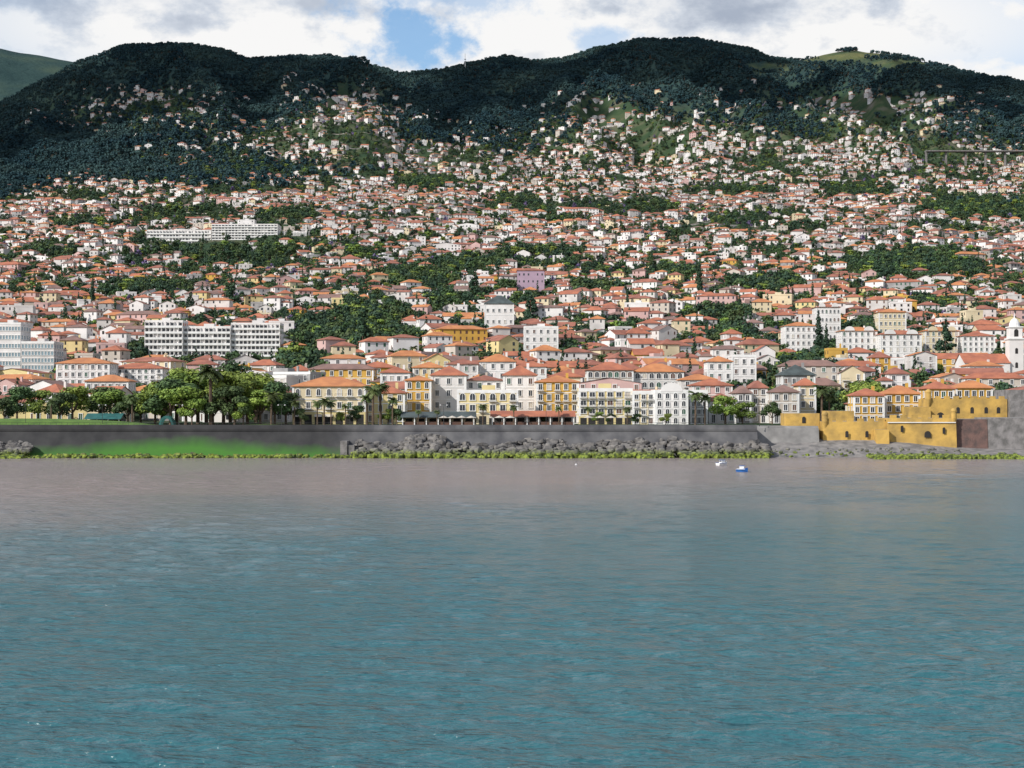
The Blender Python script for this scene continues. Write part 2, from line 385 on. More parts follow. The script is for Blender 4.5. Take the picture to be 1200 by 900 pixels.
forest=rp(q2.outputs['Fac'],[(.3,(.022,.045,.045)),(.5,(.032,.060,.056)),(.72,(.052,.080,.06))])  # forest ground, blue-shifted to carry the aerial haze in its colour
mea=rp(nz_(.012,6).outputs['Fac'],[(.35,(.06,.085,.04)),(.6,(.14,.14,.06))])  # grass tones, sunlit look included in the colour
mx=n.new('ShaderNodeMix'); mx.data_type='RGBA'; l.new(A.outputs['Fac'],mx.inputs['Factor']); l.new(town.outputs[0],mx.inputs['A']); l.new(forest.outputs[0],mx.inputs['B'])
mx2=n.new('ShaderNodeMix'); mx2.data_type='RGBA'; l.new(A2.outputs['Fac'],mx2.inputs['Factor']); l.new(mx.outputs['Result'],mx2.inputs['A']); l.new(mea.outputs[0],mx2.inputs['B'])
l.new(mx2.outputs['Result'],b.inputs['Base Color'])
bp=n.new('ShaderNodeBump'); bp.inputs['Strength'].default_value=.8; bp.inputs['Distance'].default_value=8; q3=nz_(.05,8); l.new(q3.outputs['Fac'],bp.inputs['Height']); l.new(bp.outputs['Normal'],b.inputs['Normal'])
me.materials.append(m)

# ------------------------------------------------------------------ water
m,n,l,b=nt('sea_water')
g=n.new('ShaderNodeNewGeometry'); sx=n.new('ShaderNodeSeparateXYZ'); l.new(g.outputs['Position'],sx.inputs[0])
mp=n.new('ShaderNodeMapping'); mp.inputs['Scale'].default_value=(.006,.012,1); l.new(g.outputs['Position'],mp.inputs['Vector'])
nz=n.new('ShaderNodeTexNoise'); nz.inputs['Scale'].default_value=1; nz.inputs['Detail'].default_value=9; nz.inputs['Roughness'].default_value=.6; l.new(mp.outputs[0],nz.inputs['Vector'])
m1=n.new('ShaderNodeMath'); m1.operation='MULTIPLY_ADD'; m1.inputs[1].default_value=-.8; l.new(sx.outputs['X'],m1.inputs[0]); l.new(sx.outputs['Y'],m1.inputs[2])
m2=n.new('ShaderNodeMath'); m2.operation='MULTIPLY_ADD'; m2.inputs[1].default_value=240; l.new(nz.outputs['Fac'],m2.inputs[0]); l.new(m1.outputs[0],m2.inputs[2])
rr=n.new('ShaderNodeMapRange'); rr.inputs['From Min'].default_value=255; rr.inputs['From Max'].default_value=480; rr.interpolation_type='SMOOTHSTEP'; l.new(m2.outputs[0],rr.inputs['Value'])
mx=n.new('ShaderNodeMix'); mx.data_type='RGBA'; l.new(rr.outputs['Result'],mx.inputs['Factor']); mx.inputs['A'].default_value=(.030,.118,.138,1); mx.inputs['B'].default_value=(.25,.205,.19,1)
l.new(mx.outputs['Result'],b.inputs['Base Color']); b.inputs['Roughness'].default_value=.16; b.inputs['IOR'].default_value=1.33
def wv(sx_,sy_,det,rot):
    mp=n.new('ShaderNodeMapping'); mp.inputs['Scale'].default_value=(sx_,sy_,1); mp.inputs['Rotation'].default_value=(0,0,rot); l.new(g.outputs['Position'],mp.inputs['Vector'])
    q=n.new('ShaderNodeTexNoise'); q.inputs['Scale'].default_value=1; q.inputs['Detail'].default_value=det; l.new(mp.outputs[0],q.inputs['Vector']); return q
a1=wv(.3,.7,4,.15); a2=wv(1.3,2.8,3,-.2)
b1=n.new('ShaderNodeBump'); b1.inputs['Strength'].default_value=1; b1.inputs['Distance'].default_value=.8; l.new(a1.outputs['Fac'],b1.inputs['Height'])
b2=n.new('ShaderNodeBump'); b2.inputs['Strength'].default_value=1; b2.inputs['Distance'].default_value=.28; l.new(a2.outputs['Fac'],b2.inputs['Height']); l.new(b1.outputs['Normal'],b2.inputs['Normal'])
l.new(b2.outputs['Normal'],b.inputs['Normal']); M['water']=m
dr=[50.]
while dr[-1]<478: dr.append(dr[-1]*1.0036)
dr=np.array(dr); NCW=680; aw=np.linspace(-.5,.5,NCW)
Yg=np.repeat(dr[:,None],NCW,1); Xg=Yg*aw[None,:]; Zg=np.zeros_like(Xg)
rg=np.random.RandomState(5)
patch=.75+.35*np.sin(Xg*.021+Yg*.013+1)+.3*np.sin(Xg*-.043+Yg*.034)+.2*np.sin(Xg*.09+Yg*.06)
for k in range(54):
    lam=.8*(6.5/.8)**rg.rand(); th=math.pi/2+rg.randn()*.6; kk=2*math.pi/lam; kx,ky=kk*math.cos(th),kk*math.sin(th)
    sp=Yg*.0036; wgt=np.clip((lam/sp-2)/2.5,0,1)
    Zg+=wgt*(.029/kk)*np.sin(kx*Xg+ky*Yg+rg.rand()*6.28+1.2*np.sin(Xg*.05*kk**.5+Yg*.02+k))
Zg*=np.clip(patch,.3,1.6)
nv=Xg.size; V=np.stack([Xg.ravel(),Yg.ravel(),Zg.ravel()],1)
ii=np.arange(nv).reshape(Xg.shape); Q=np.stack([ii[:-1,:-1],ii[:-1,1:],ii[1:,1:],ii[1:,:-1]],-1).reshape(-1,4)
extra=np.array([(-9000,-6000,-.35),(9000,-6000,-.35),(9000,7000,-.35),(-9000,7000,-.35)],float)
V=np.concatenate([V,extra]); Q=np.concatenate([Q,[[nv,nv+1,nv+2,nv+3]]])
me=bpy.data.meshes.new('sea_water'); me.vertices.add(len(V)); me.vertices.foreach_set('co',V.ravel()); me.loops.add(Q.size); me.loops.foreach_set('vertex_index',Q.ravel()); me.polygons.add(len(Q)); me.polygons.foreach_set('loop_start',np.arange(0,Q.size,4)); me.update(calc_edges=True)
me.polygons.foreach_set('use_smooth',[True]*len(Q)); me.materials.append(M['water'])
so=bpy.data.objects.new('sea_water',me); S.collection.objects.link(so)

# ------------------------------------------------------------------ waterfront structures
def X(px,D): return (px-600)/F*D
def Z(py,D): return CAMZ+(HZ-py)/F*D
sw=MB()
def prism(mb,x0,x1,prof,mat,caps=True):
    for i in range(len(prof)-1):
        (y0,z0),(y1,z1)=prof[i],prof[i+1]; N=max(1,int((x1-x0)/20))
        for k in range(N):
            xa=x0+(x1-x0)*k/N; xb=x0+(x1-x0)*(k+1)/N
            mb.poly([(xa,y0,z0),(xb,y0,z0),(xb,y1,z1),(xa,y1,z1)],mat)
    if caps:
        mb.poly([(x1,y,z) for y,z in prof],mat); mb.poly([(x0,y,z) for y,z in reversed(prof)],mat)
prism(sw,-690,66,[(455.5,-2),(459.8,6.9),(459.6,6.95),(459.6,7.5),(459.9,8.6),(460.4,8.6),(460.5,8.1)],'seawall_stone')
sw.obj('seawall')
pw=MB(); prism(pw,-690,66,[(459.9,-2),(460.45,8.12),(481.5,8.12)],'paving'); pw.obj('promenade')
lw=MB(); prism(lw,66.01,84,[(466,-1),(467.5,7.6),(468.2,7.6),(468.3,8.12),(481.4,8.12)],'concrete'); prism(lw,150,690,[(470,-1),(471.5,7.6),(472.2,7.6),(481.4,8.1)],'stone_grey'); lw.obj('beach_wall')
ln=MB()
for (xa,xb,ya,yb,zt) in((-175,-98,463,480,10.2),(-78,-60,468,479,8.5)):
    N=14
    for i in range(N):
        for j in range(4):
            def h(i,j): return 8.13+(zt-8.13)*math.sin(math.pi*i/N)**.5*math.sin(math.pi*j/4)
            ln.poly([(xa+(xb-xa)*p/N,ya+(yb-ya)*q/4,h(p,q)) for p,q in((i,j),(i+1,j),(i+1,j+1),(i,j+1))],'lawn')
ln.obj('lawn')
bm_=MB(); N=60
def bh(i,j):
    x=60+95*i/N; return -0.8+ (5.4)*sm(j/10)*(1-.45*sm((x-100)/30)) + .3*noise.noise(Vector((x*.15,j*.4,0)))+.12*noise.noise(Vector((x*.9,j*1.3,0)))
for i in range(N):
    for j in range(10):
        bm_.poly([(60+95*p/N,447+27*q/10,bh(p,q)) for p,q in((i,j),(i+1,j),(i+1,j+1),(i,j+1))],'pebbles')
bm_.obj('pebble_beach')
import bmesh
def rockproto(seed,sub=2):
    b_=bmesh.new(); bmesh.ops.create_icosphere(b_,subdivisions=sub,radius=1)
    for v in b_.verts:
        p=v.co.copy(); k=1+.45*noise.noise(p*1.1+Vector((seed*7,0,0)))+.15*noise.noise(p*3+Vector((seed,0,4)))
        v.co=Vector((max(-.8,min(.8,p.x*k)),max(-.75,min(.75,p.y*k)),max(-.62,min(.62,p.z*k))))
    V=np.array([v.co[:] for v in b_.verts]); Fc=np.array([[v.index for v in f.verts] for f in b_.faces]); b_.free(); return V,Fc
RP=[rockproto(i) for i in range(5)]
def rocks(name,items,mt='rock'):
    V=[];Fa=[];o=0
    for (x,y,z,s_) in items:
        v,f=random.choice(RP); a=U(0,6.28);c,q=math.cos(a),math.sin(a); t=U(-.6,.6);ct,st=math.cos(t),math.sin(t)
        v=v*np.array([s_*U(.8,1.4),s_,s_*U(.6,1.1)])
        v=np.stack([v[:,0],v[:,1]*ct-v[:,2]*st,v[:,1]*st+v[:,2]*ct],1)
        v=np.stack([v[:,0]*c-v[:,1]*q+x,v[:,0]*q+v[:,1]*c+y,v[:,2]+z],1)
        V.append(v);Fa.append(f+o);o+=len(v)
    V=np.concatenate(V);Fa=np.concatenate(Fa)
    me=bpy.data.meshes.new(name); me.from_pydata(V.tolist(),[],Fa.tolist()); me.materials.append(M[mt])
    ob=bpy.data.objects.new(name,me); S.collection.objects.link(ob)
it=[]
for k in range(1200):
    x=U(-42,68); t=R(); top=5.0*(.74+.28*noise.noise(Vector((x*.08,0,0)))+.2*sm((-x)/-40)); it.append((x,447.5+11*t+U(-.6,.6),-.2+top*t**.9*(1-.25*sm((x-20)/50))+U(-.5,.5),random.choice([U(.45,.9),U(.8,1.6)])))
for k in range(90):
    t=R(); it.append((U(-28,-18),447+11*t,.4+5*t,U(.9,1.5)))
for k in range(1300):
    x=U(-300,-38); it.append((x,U(448,456.3),U(-.3,.45+.6*noise.noise(Vector((x*.1,0,0)))),U(.4,1.2)))
rocks('riprap_rocks',it)
it=[]
for k in range(260):
    x=U(-150,-128); t=R(); it.append((x,446+12*t,-.3+4.2*t,U(.7,1.3)))
rocks('breakwater_boulders',it)
it=[]
for k in range(330):
    x=U(94,134); it.append((x,U(440,458),U(-.4,.5),U(.5,1.2)))
for k in range(160): it.append((U(66,122),U(452,466),U(.2,2.4),U(.2,.6)))
rocks('shore_rocks',it)
rb=MB()
for i in range(3): rb.box(-45.5+i*1.9,-43.7+i*1.9,452+i*.4,459,-1,4.4-i*1.1,'stone_grey')
rb.obj('slipway_blocks')

# ------------------------------------------------------------------ named buildings
keep=[]
def B3(name,px0,px1,py,D,dep,floors,cols,rot=0,zb=None,front=None,**k):
    x0,x1=X(px0,D),X(px1,D); w_=x1-x0; cx=(x0+x1)/2; cy=D+dep/2
    z0=gz(cx,D) if zb is None else zb
    h=Z(py,D)-z0
    B=Bld(name,cx,cy,z0,rot); k.setdefault('detail',2)
    building(B,w_,dep,h,floors,cols,**k)
    keep.append((px0-4,px1+4,D-(front or (14 if D<700 else 60)),D+dep+6,px0,px1))
    return B,w_,dep,h
G=8.2
B,w_,d_,h_=B3('hotel_building',343,428,453,500,16,3,7,wall='wall_cream',rm='roof3',arch_top=True,balc=.4,zb=G,rise=2.8,ground='wall_pale',gm='awning'); B.done()
B3('hotel_building',429,474,461,507,12,3,4,wall='wall_pale',rm='roof1',zb=G,rise=2.4)[0].done()
B3('hotel_building',475,505,446,522,14,4,3,wall='wall_ochre',rm='roof3',zb=G,rise=1.4,arch_top=True)[0].done()
B3('hotel_building',505.5,546,440,528,13,4,3,wall='wall_white',rm='roof1',zb=G,rise=3)[0].done()
B3('hotel_building',536,607,460,499,15,3,6,wall='wall_pale',roof='flat',zb=G,arch_top=True,balc=.5,ww=1.5,ground='wall_cream',gm='awning')[0].done()
B3('hotel_building',546.5,589,446,532,13,4,4,wall='wall_white',roof='hip',rm='roof2',rise=1.6,zb=G)[0].done()
B3('hotel_building',590,628,440,520,13,4,3,wall='wall_white',rm='roof1',zb=G,rise=3)[0].done()
B3('hotel_building',628.5,678,448,509,15,4,5,wall='wall_ochre',rm='roof3',zb=G,rise=2,balc=.6)[0].done()
B3('hotel_building',678.5,741,458,500,15,4,6,wall='wall_pale',roof='flat',zb=G,balc=.8,ww=1.5,ground='wall_pale')[0].done()
B3('hotel_building',741.5,767,461,498,15,4,3,wall='wall_cream',roof='flat',zb=G,balc=.3)[0].done()
B,w_,d_,h_=B3('hotel_building',768,806,460,497,15,4,4,wall='wall_white',roof='flat',zb=G,win='arch')
gb=B.part('curved_gable')
pts=[(w_*.34*math.cos(math.pi*k/12),-d_/2-.2,h_+.3+2.6*math.sin(math.pi*k/12)) for k in range(13)]
gb.poly(pts,'wall_white'); gb.poly([(p[0],p[1]+.4,p[2]) for p in reversed(pts)],'wall_white')
for k in range(12):
    a,b2=pts[k],pts[k+1]; gb.poly([a,(a[0],a[1]+.4,a[2]),(b2[0],b2[1]+.4,b2[2]),b2],'trim_white')
B.done()
B3('office_building',809,829,460,505,14,4,3,wall='wall_grey',roof='flat',zb=G,ww=2)[0].done()
B3('town_house',812,858,452,535,13,4,4,wall='wall_pink',rm='roof1',zb=G)[0].done()
B3('town_house',831,862,470,512,10,2,3,wall='wall_white2',rm='roof2',zb=G)[0].done()
B3('stone_house',864,880,461,522,13,3,2,wall='wall_grey',rm='roof4',zb=G)[0].done()
B3('stone_house',880.5,899,455,524,13,4,2,wall='wall_beige',rm='roof2',zb=G)[0].done()
B3('stone_house',905,936,460,515,10,3,3,wall='wall_beige',rm='roof4',zb=G)[0].done()
B3('town_house',936,956,452,525,10,3,2,wall='wall_cream',rm='roof1',zb=G)[0].done()
B3('mansard_house',916,955,440,560,12,4,4,wall='wall_grey',rm='roof_slate',rise=3.5,zb=G)[0].done()
def pavilion(px0,px1,py,D,roofm,wall):
    x0,x1=X(px0,D),X(px1,D); cx=(x0+x1)/2;w_=x1-x0;h=Z(py,D)-G
    B=Bld('restaurant_pavilion',cx,D+4,G)
    B.part('back_wall').box(-w_/2,w_/2,1,4,0,h,wall)
    c=B.part('columns'); N=int(w_/3)
    for i in range(N+1): u=-w_/2+.2+(w_-.4)*i/N; c.box(u-.14,u+.14,-3.9,-3.6,0,h,'trim_white')
    B.part('roof').gable(-w_/2,w_/2,-4,4,h,1.5,roofm,wall,'x')
    B.part('counter').box(-w_/2,w_/2,-3.5,-3.3,0,.9,'shutter_brown')
    g_=B.part('back_openings')
    for i in range(N): u=-w_/2+w_*(i+.5)/N; g_.box(u-1,u+1,.95,.98,.1,h-.4,'opening_dark',True)
    B.done()
pavilion(471,556,489,484,'roof_slate','wall_cream'); pavilion(576,673,488,484,'roof1','wall_white')
pavilion(100,140,491,490,'teal_metal','wall_grey')
B3('white_hotel',66,128,426,640,15,5,8,wall='wall_white',rm='roof3')[0].done()
B3('white_hotel',129,190,432,655,14,5,8,wall='wall_white',rm='roof1',balc=.2)[0].done()
B3('white_hotel',100,150,447,590,12,3,6,wall='wall_white2',rm='roof3')[0].done()
B3('arcade_building',688,742,434,610,14,4,7,wall='wall_beige',rm='roof1',win='arch',ww=1.6,rise=3)[0].done()
B3('arcade_building',743,801,436,612,14,4,7,wall='wall_white2',rm='roof3',win='arch',ww=1.6,rise=3)[0].done()
B3('white_villa',829,858,424,645,12,4,3,wall='wall_white',rm='roof3')[0].done()
B3('white_villa',858,886,418,665,12,4,3,wall='wall_white',roof='flat')[0].done()
B3('white_hotel',446,480,437,620,12,3,4,wall='wall_white',rm='roof1')[0].done()
B3('white_hotel',484,520,431,632,12,4,4,wall='wall_cream',rm='roof3')[0].done()
B3('white_hotel',524,560,427,642,12,4,4,wall='wall_white2',rm='roof2')[0].done()
B3('white_hotel',562,604,424,650,12,4,4,wall='wall_white',rm='roof3',rise=3)[0].done()
B3('white_hotel',606,640,430,625,12,4,4,wall='wall_white',rm='roof1')[0].done()
B3('white_hotel',614,654,384,850,14,4,5,wall='wall_white',roof='flat')[0].done()
B3('white_villa',643,682,442,585,11,3,4,wall='wall_cream',rm='roof1')[0].done()
def slab(name,px0,px1,py,D,dep,floors,cols,zb=None,front=90):
    B,w_,d_,h_=B3(name,px0,px1,py,D,dep,floors,cols,wall='wall_white',roof='flat',detail=1,ww=2.4,zb=zb,front=front)
    bb=B.part('balcony_bands'); fh=h_/floors
    for f in range(floors): bb.box(-w_/2,w_/2,-d_/2-1.1,-d_/2-.06,f*fh-.1,f*fh+fh*.34,'trim_white',True)
    v=B.part('fins')
    for c in range(cols+1): u=-w_/2+w_*c/cols; v.box(u-.12,u+.12,-d_/2-1.0,-d_/2-.05,fh*.35,h_,'wall_white',True)
    B.done()
slab('apartment_block',170,214,377,860,14,6,9); slab('apartment_block',215,270,384,862,14,5,11); slab('apartment_block',271,328,380,864,14,6,12)
slab('hospital',248,325,263,1850,30,6,20,front=120); slab('hospital',172,247,270,1860,26,4,20,front=120); slab('hospital',326,362,272,1855,26,5,10,front=120)
B3('hospital_tower',278,298,258,1885,14,7,4,wall='wall_white',roof='flat',detail=1)[0].done()
B3('glass_office_building',-8,24,380,760,16,6,9,wall='wall_white',roof='flat',gl='glass_blue',ww=2.2,band=False)[0].done()
B3('glass_office_building',25,63,402,750,16,5,10,wall='wall_white2',roof='flat',gl='glass_blue',ww=2.4,band=False)[0].done()
B3('mansard_villa',568,602,356,980,14,3,5,wall='wall_white',rm='roof_slate',rise=5)[0].done()
B3('pink_villa',606,638,317,1330,14,3,6,wall='wall_lilac',rm='roof2',detail=1)[0].done()
for (a,b2,c,D_,wm,rm_,gn) in((986,1028,388,860,'wall_white','roof3',1),(1032,1080,392,850,'wall_white','roof1',1),(1084,1124,388,865,'wall_cream','roof3',1),(1128,1166,394,855,'wall_white','roof1',0),(957,985,360,960,'wall_white','roof1',1),(1030,1062,366,950,'wall_cream','roof3',0),(920,957,382,880,'wall_white','roof3',0)):
    B,w_,d_,h_=B3('white_villa',a,b2,c,D_,14,4,6,wall=wm,rm=rm_,win='arch' if gn else 'rect')
    if gn:
        for s_ in(-.27,.27):
            pts=[(w_*s_+w_*.14*math.cos(math.pi*k/10),-d_/2-.7,h_+.25+2.2*math.sin(math.pi*k/10)) for k in range(11)]
            B.part('dutch_gable').poly(pts,wm); B.part('dutch_gable').poly([(p[0],p[1]+.5,p[2]) for p in reversed(pts)],wm)
            for k in range(10):
                p,q=pts[k],pts[k+1]; B.part('dutch_gable').poly([p,(p[0],p[1]+.5,p[2]),(q[0],q[1]+.5,q[2]),q],'trim_white')
    B.done()
D_=720; cx=X(1189,D_); z0=gz(cx,D_); B=Bld('church',cx,D_,z0)
t=B.part('bell_tower'); zt=Z(398,D_)-z0
t.box(-3,3,-3,3,-5,zt,'wall_white'); t.box(-3.4,3.4,-3.4,3.4,zt,zt+.6,'trim_white',True); t.box(-2.6,2.6,-2.6,2.6,zt+.6,zt+5,'wall_white'); t.box(-3,3,-3,3,zt+5,zt+5.5,'trim_white',True)
o_=B.part('belfry_openings')
def arch(mb,u0,z0_,ww,wh,y,mat='opening_dark'):
    mb.poly([(u0-ww/2,y,z0_),(u0+ww/2,y,z0_)]+[(u0+ww/2*math.cos(math.pi*k/8),y,z0_+wh-ww/2+ww/2*math.sin(math.pi*k/8)) for k in range(9)],mat)
arch(o_,0,zt+1.2,1.8,3.2,-2.65); arch(o_,0,zt-6,1.2,2.4,-3.05); arch(o_,0,zt-12,1.2,2.4,-3.05)
B.part('spire').dome(0,0,zt+5.5,2.3,3.6,'trim_white'); B.part('spire').cyl(0,0,zt+9,zt+11.5,.35,.05,'trim_white')
c_=B.part('cross'); c_.box(-.08,.08,-.08,.08,zt+11.4,zt+13,'metal_dark'); c_.box(-.5,.5,-.07,.07,zt+12.2,zt+12.4,'metal_dark',True)
nv=B.part('nave'); nv.box(-22,-3.05,-4,12,-5,9,'wall_white'); B.part('nave_roof').gable(-22,-3.05,-4,12,9,4,'roof1','wall_white','x')
B.done(); keep.append((1110,1210,690,745,1110,1210))

# ------------------------------------------------------------------ fortress
B=Bld('fortress',0,0,0)
w=B.part('lower_wall')
def batter(mb,x0,x1,y,z0,z1,mat,dep=8,bt=1.2):
    mb.poly([(x0,y-bt,z0),(x1,y-bt,z0),(x1,y,z1),(x0,y,z1)],mat); mb.poly([(x0,y,z1),(x1,y,z1),(x1,y+dep,z1),(x0,y+dep,z1)],'concrete')
    mb.poly([(x0,y+dep,z0),(x0,y-bt,z0),(x0,y,z1),(x0,y+dep,z1)],mat); mb.poly([(x1,y-bt,z0),(x1,y+dep,z0),(x1,y+dep,z1),(x1,y,z1)],mat)
batter(w,85.5,103,470,-1,9.4,'fort_yellow',14); batter(w,103.05,122,469,-1,10.3,'fort_yellow',14); batter(w,76,85.4,474,3,11.6,'fort_yellow',9,.5)
batter(w,99.5,103,466.5,-1,7.2,'fort_yellow',3)
e=B.part('east_wall'); batter(e,122.1,131,470.6,-1,10,'stone_red',14); batter(e,131.1,175,470.2,-1,10.4,'stone_grey',14)
st=B.part('string_course'); st.box(103.2,121.8,468.5,468.85,9.0,9.25,'trim_white',True)
mr_=B.part('merlons')
x=104
while x<120: mr_.box(x,x+1.7,469.1,470,10.3,11.2,'fort_yellow'); x+=2.9
x=86.5
while x<102: mr_.box(x,x+1.7,470.1,471,9.4,10.2,'fort_yellow'); x+=2.9
u_=B.part('upper_works')
u_.box(90,97,484,496,8,12.2,'fort_yellow',top='concrete'); u_.box(118,141,486,500,8,15.6,'fort_yellow',top='concrete'); u_.box(112,118,481,490,8,13.4,'fort_yellow',top='concrete')
u_.box(141.2,160,484,500,8,18.2,'stone_grey',top='concrete')
x=118
while x<140: u_.box(x,x+1.5,486,486.8,15.6,16.4,'fort_yellow'); x+=2.6
op=B.part('openings')
for (x,z,y,ww) in((92,5.0,468.9,.9),(97.5,5.0,468.9,.9),(114,5.0,468.1,1.8),(118.5,6.0,468.2,.8),(107,6.5,468.2,.8),(122,10,485.95,2.2),(127,11.5,485.95,1),(131,11.5,485.95,1),(135,11.5,485.95,1),(138.5,11.5,485.95,1),(81,8.9,473.7,1)):
    arch(op,x,z,ww,1.8,y)
for (x,y,z) in((86.2,470.2,9.4),(121.5,469.4,10.3),(118.6,486,15.6)):
    tt=B.part('sentry_turret'); tt.cyl(x,y,z-2.2,z,.3,.9,'fort_yellow'); tt.cyl(x,y,z,z+1.8,.8,.8,'fort_yellow'); tt.dome(x,y,z+1.8,.95,1.0,'fort_yellow')
B.done()
B3('fort_house',1000,1036,464,492,8,3,4,wall='wall_ochre',rm='roof1',zb=G,rise=2)[0].done()
B3('fort_house',1037,1078,462,496,9,3,4,wall='wall_ochre',rm='roof3',zb=G,rise=2.4)[0].done()
B3('fort_house',1085,1118,456,505,9,3,4,wall='wall_ochre',rm='roof1',zb=G)[0].done()
B3('fort_house',1120,1163,455,512,9,3,5,wall='wall_ochre',rm='roof3',zb=G)[0].done()
keep.append((900,1230,470,545,900,1200))
keep.append((-300,900,470,500,0,1200))

# ------------------------------------------------------------------ town houses
WM=['wall_white']*11+['wall_white2']*6+['wall_cream']*3+['wall_pink','wall_pink','wall_beige','wall_beige','wall_grey']+['wall_pale','wall_ochre']
WMnear=['wall_white']*9+['wall_white2']*4+['wall_cream']*4+['wall_pink','wall_pink','wall_beige','wall_beige','wall_grey','wall_pale','wall_pale','wall_ochre','wall_ochre']
WMfar=['wall_white']*10+['wall_white2']*7+['wall_beige']*2+['wall_grey','wall_pink','wall_cream']
RM=['roof1']*6+['roof2']*5+['roof3']*3+['roof4']*2
GL=['glass']*5+['shutter_green','shutter_brown','opening_dark']
housepos=[]
def blocked(px,D,m_=0):
    for k in keep:
        if k[0]-m_<px<k[1]+m_ and k[2]<D<k[3]: return True
    return False
chunks={}
nh=0
D=548.
while D<4150:
    stepD=18.5 if D<1000 else 20 if D<1500 else 21.5 if D<2500 else 24
    half=.36 if D<2500 else .34
    x=-half*D-40
    x+=U(0,15)
    while x<half*D+40:
        stepx=(14.5 if D<1000 else 15.5 if D<2500 else 17)*U(.8,1.35)
        xx=x; yy=D+U(-8,8); x+=stepx
        px=600+F*xx/yy; py=ypx(px,yy)
        dn=dens(px,py); pk=park(px,py)
        nn=noise.noise(Vector((xx*.006,yy*.006,3)))+.6*noise.noise(Vector((xx*.02,yy*.02,8)))
        dn*=.45+.55*sm((nn+.5)/.5) if D<1100 else sm((nn+(.62 if D<2000 else .55))/.55)
        if dn<.9 and D>1900: dn*= .35+.95*sm((nn+.32)/.5)
        dn*=(1-sm(pk*2.6))
        if R()>dn*.93: continue
        wd=U(7.5,14); dd=U(8,12)
        if D<1300 and R()<.13: wd=U(14,24)
        elif D<2400 and R()<.05: wd=U(16,30)
        if D>2500: wd=U(8,13)
        hw=wd/2/yy*F
        if blocked(px,yy,hw): continue
        fl=random.choice([2,2,2,3,1] if D>1200 else [2,2,2,3,3,4]); 
        h=fl*U(2.8,3.2)
        rot=noise.noise(Vector((xx*.003,yy*.003,1)))*1.1+U(-.25,.25)
        z=min(gz(xx,yy),gz(xx,yy-5))
        wm=random.choice(WMnear if D<850 else WM if D<1500 else WMfar); rm=random.choice(RM); q=R()
        if D>2000: q*=.93
        rf='hip' if q<.66 else 'gx' if q<.78 else 'gy' if q<.86 else 'flat'
        k=int((D-500)//500)
        if D<760:
            B=Bld('town_house',xx,yy,z,rot); det=2
        else:
            if k not in chunks: chunks[k]=MB()
            B=Bld('h',xx,yy,z,rot,single=chunks[k]); det=1
        building(B,wd,dd,h,fl,max(2,int(wd/U(3.0,4.2))),wall=wm,roof=rf,rm=rm,rise=U(1.6,2.8),detail=det,gl=random.choice(GL),win='rect',scols=2,balc=.15,skip=.12,ww=U(.85,1.2),band=R()<.4)
        if R()<.45:
            w2=wd*U(.4,.65); d2=dd*U(.5,.8); h2=h*U(.45,.8); sgn=random.choice((-1,1))
            W=B.part('wing'); ox=sgn*(wd/2+w2/2-1.0); oy=-dd*U(-.1,.35)
            W.box(ox-w2/2,ox+w2/2,oy-d2/2,oy+d2/2,-7,h2,wm,top='roof_flat')
            if R()<.7: W.hip(ox-w2/2,ox+w2/2,oy-d2/2,oy+d2/2,h2+.003,1.3,rm,.4)
            for u in(-.25,.25):
                for f in range(max(1,int(h2/2.9))): W.poly([(ox+w2*u-.6,oy-d2/2-.05,f*2.9+.9),(ox+w2*u+.6,oy-d2/2-.05,f*2.9+.9),(ox+w2*u+.6,oy-d2/2-.05,f*2.9+2.3),(ox+w2*u-.6,oy-d2/2-.05,f*2.9+2.3)],'glass')
        if D<1600 and R()<.5:
            W=B.part('chimney'); W.box(wd*.2,wd*.2+.7,0,.7,h,h+2.9,wm)
        if R()<.4:
            W=B.part('terrace_wall'); tw=wd*U(.8,1.6); ty=-dd/2-U(2,5); W.box(-tw/2,tw/2,ty,ty+.4,-6,U(-.8,.9),random.choice(['stone_grey','wall_white2','wall_beige','stone_grey']))
        B.done(); nh+=1; housepos.append((xx,yy,wd))
    D+=stepD*U(.9,1.1)
for k,mb in chunks.items(): mb.obj('hillside_houses')
print('houses',nh)
rw=MB()
for k in range(420):
    D=U(900,3600); a=U(-.34,.34); px=600+F*a; py=ypx(px,D)
    if dens(px,py)<.25: continue
    L=U(30,110); xx=a*D; sl=U(-.25,.25); hh=U(1.5,4); mt=random.choice(['stone_grey','stone_grey','wall_beige','stone_grey'])
    N=int(L/8); prev=None
    for i in range(N+1):
        x=xx+i*8; y=D+i*8*sl+6*math.sin(i*.4+k); p=(x,y,gz(x,y))
        if prev and not blocked(600+F*x/y,y,4):
            rw.poly([(prev[0],prev[1],prev[2]-4),(p[0],p[1],p[2]-4),(p[0],p[1],p[2]+hh*.4),(prev[0],prev[1],prev[2]+hh*.4)],mt)
            rw.poly([(prev[0],prev[1],prev[2]+hh*.4),(p[0],p[1],p[2]+hh*.4),(p[0],p[1]+6,p[2]+hh*.4),(prev[0],prev[1]+6,prev[2]+hh*.4)],'concrete')
        prev=p
rw.obj('hillside_road')
vd=Bld('highway_viaduct',0,0,0); D_=find(1160,200); xa,xb=X(1085,D_),X(1330,D_); zz=gz((xa+xb)/2,D_)+14
vd.part('deck').box(xa,xb,D_-7,D_+7,zz,zz+2,'stone_grey',True)
x=xa
while x<xb: vd.part('piers').box(x,x+3,D_-2,D_+2,zz-40,zz,'stone_grey'); x+=34
vd.done()

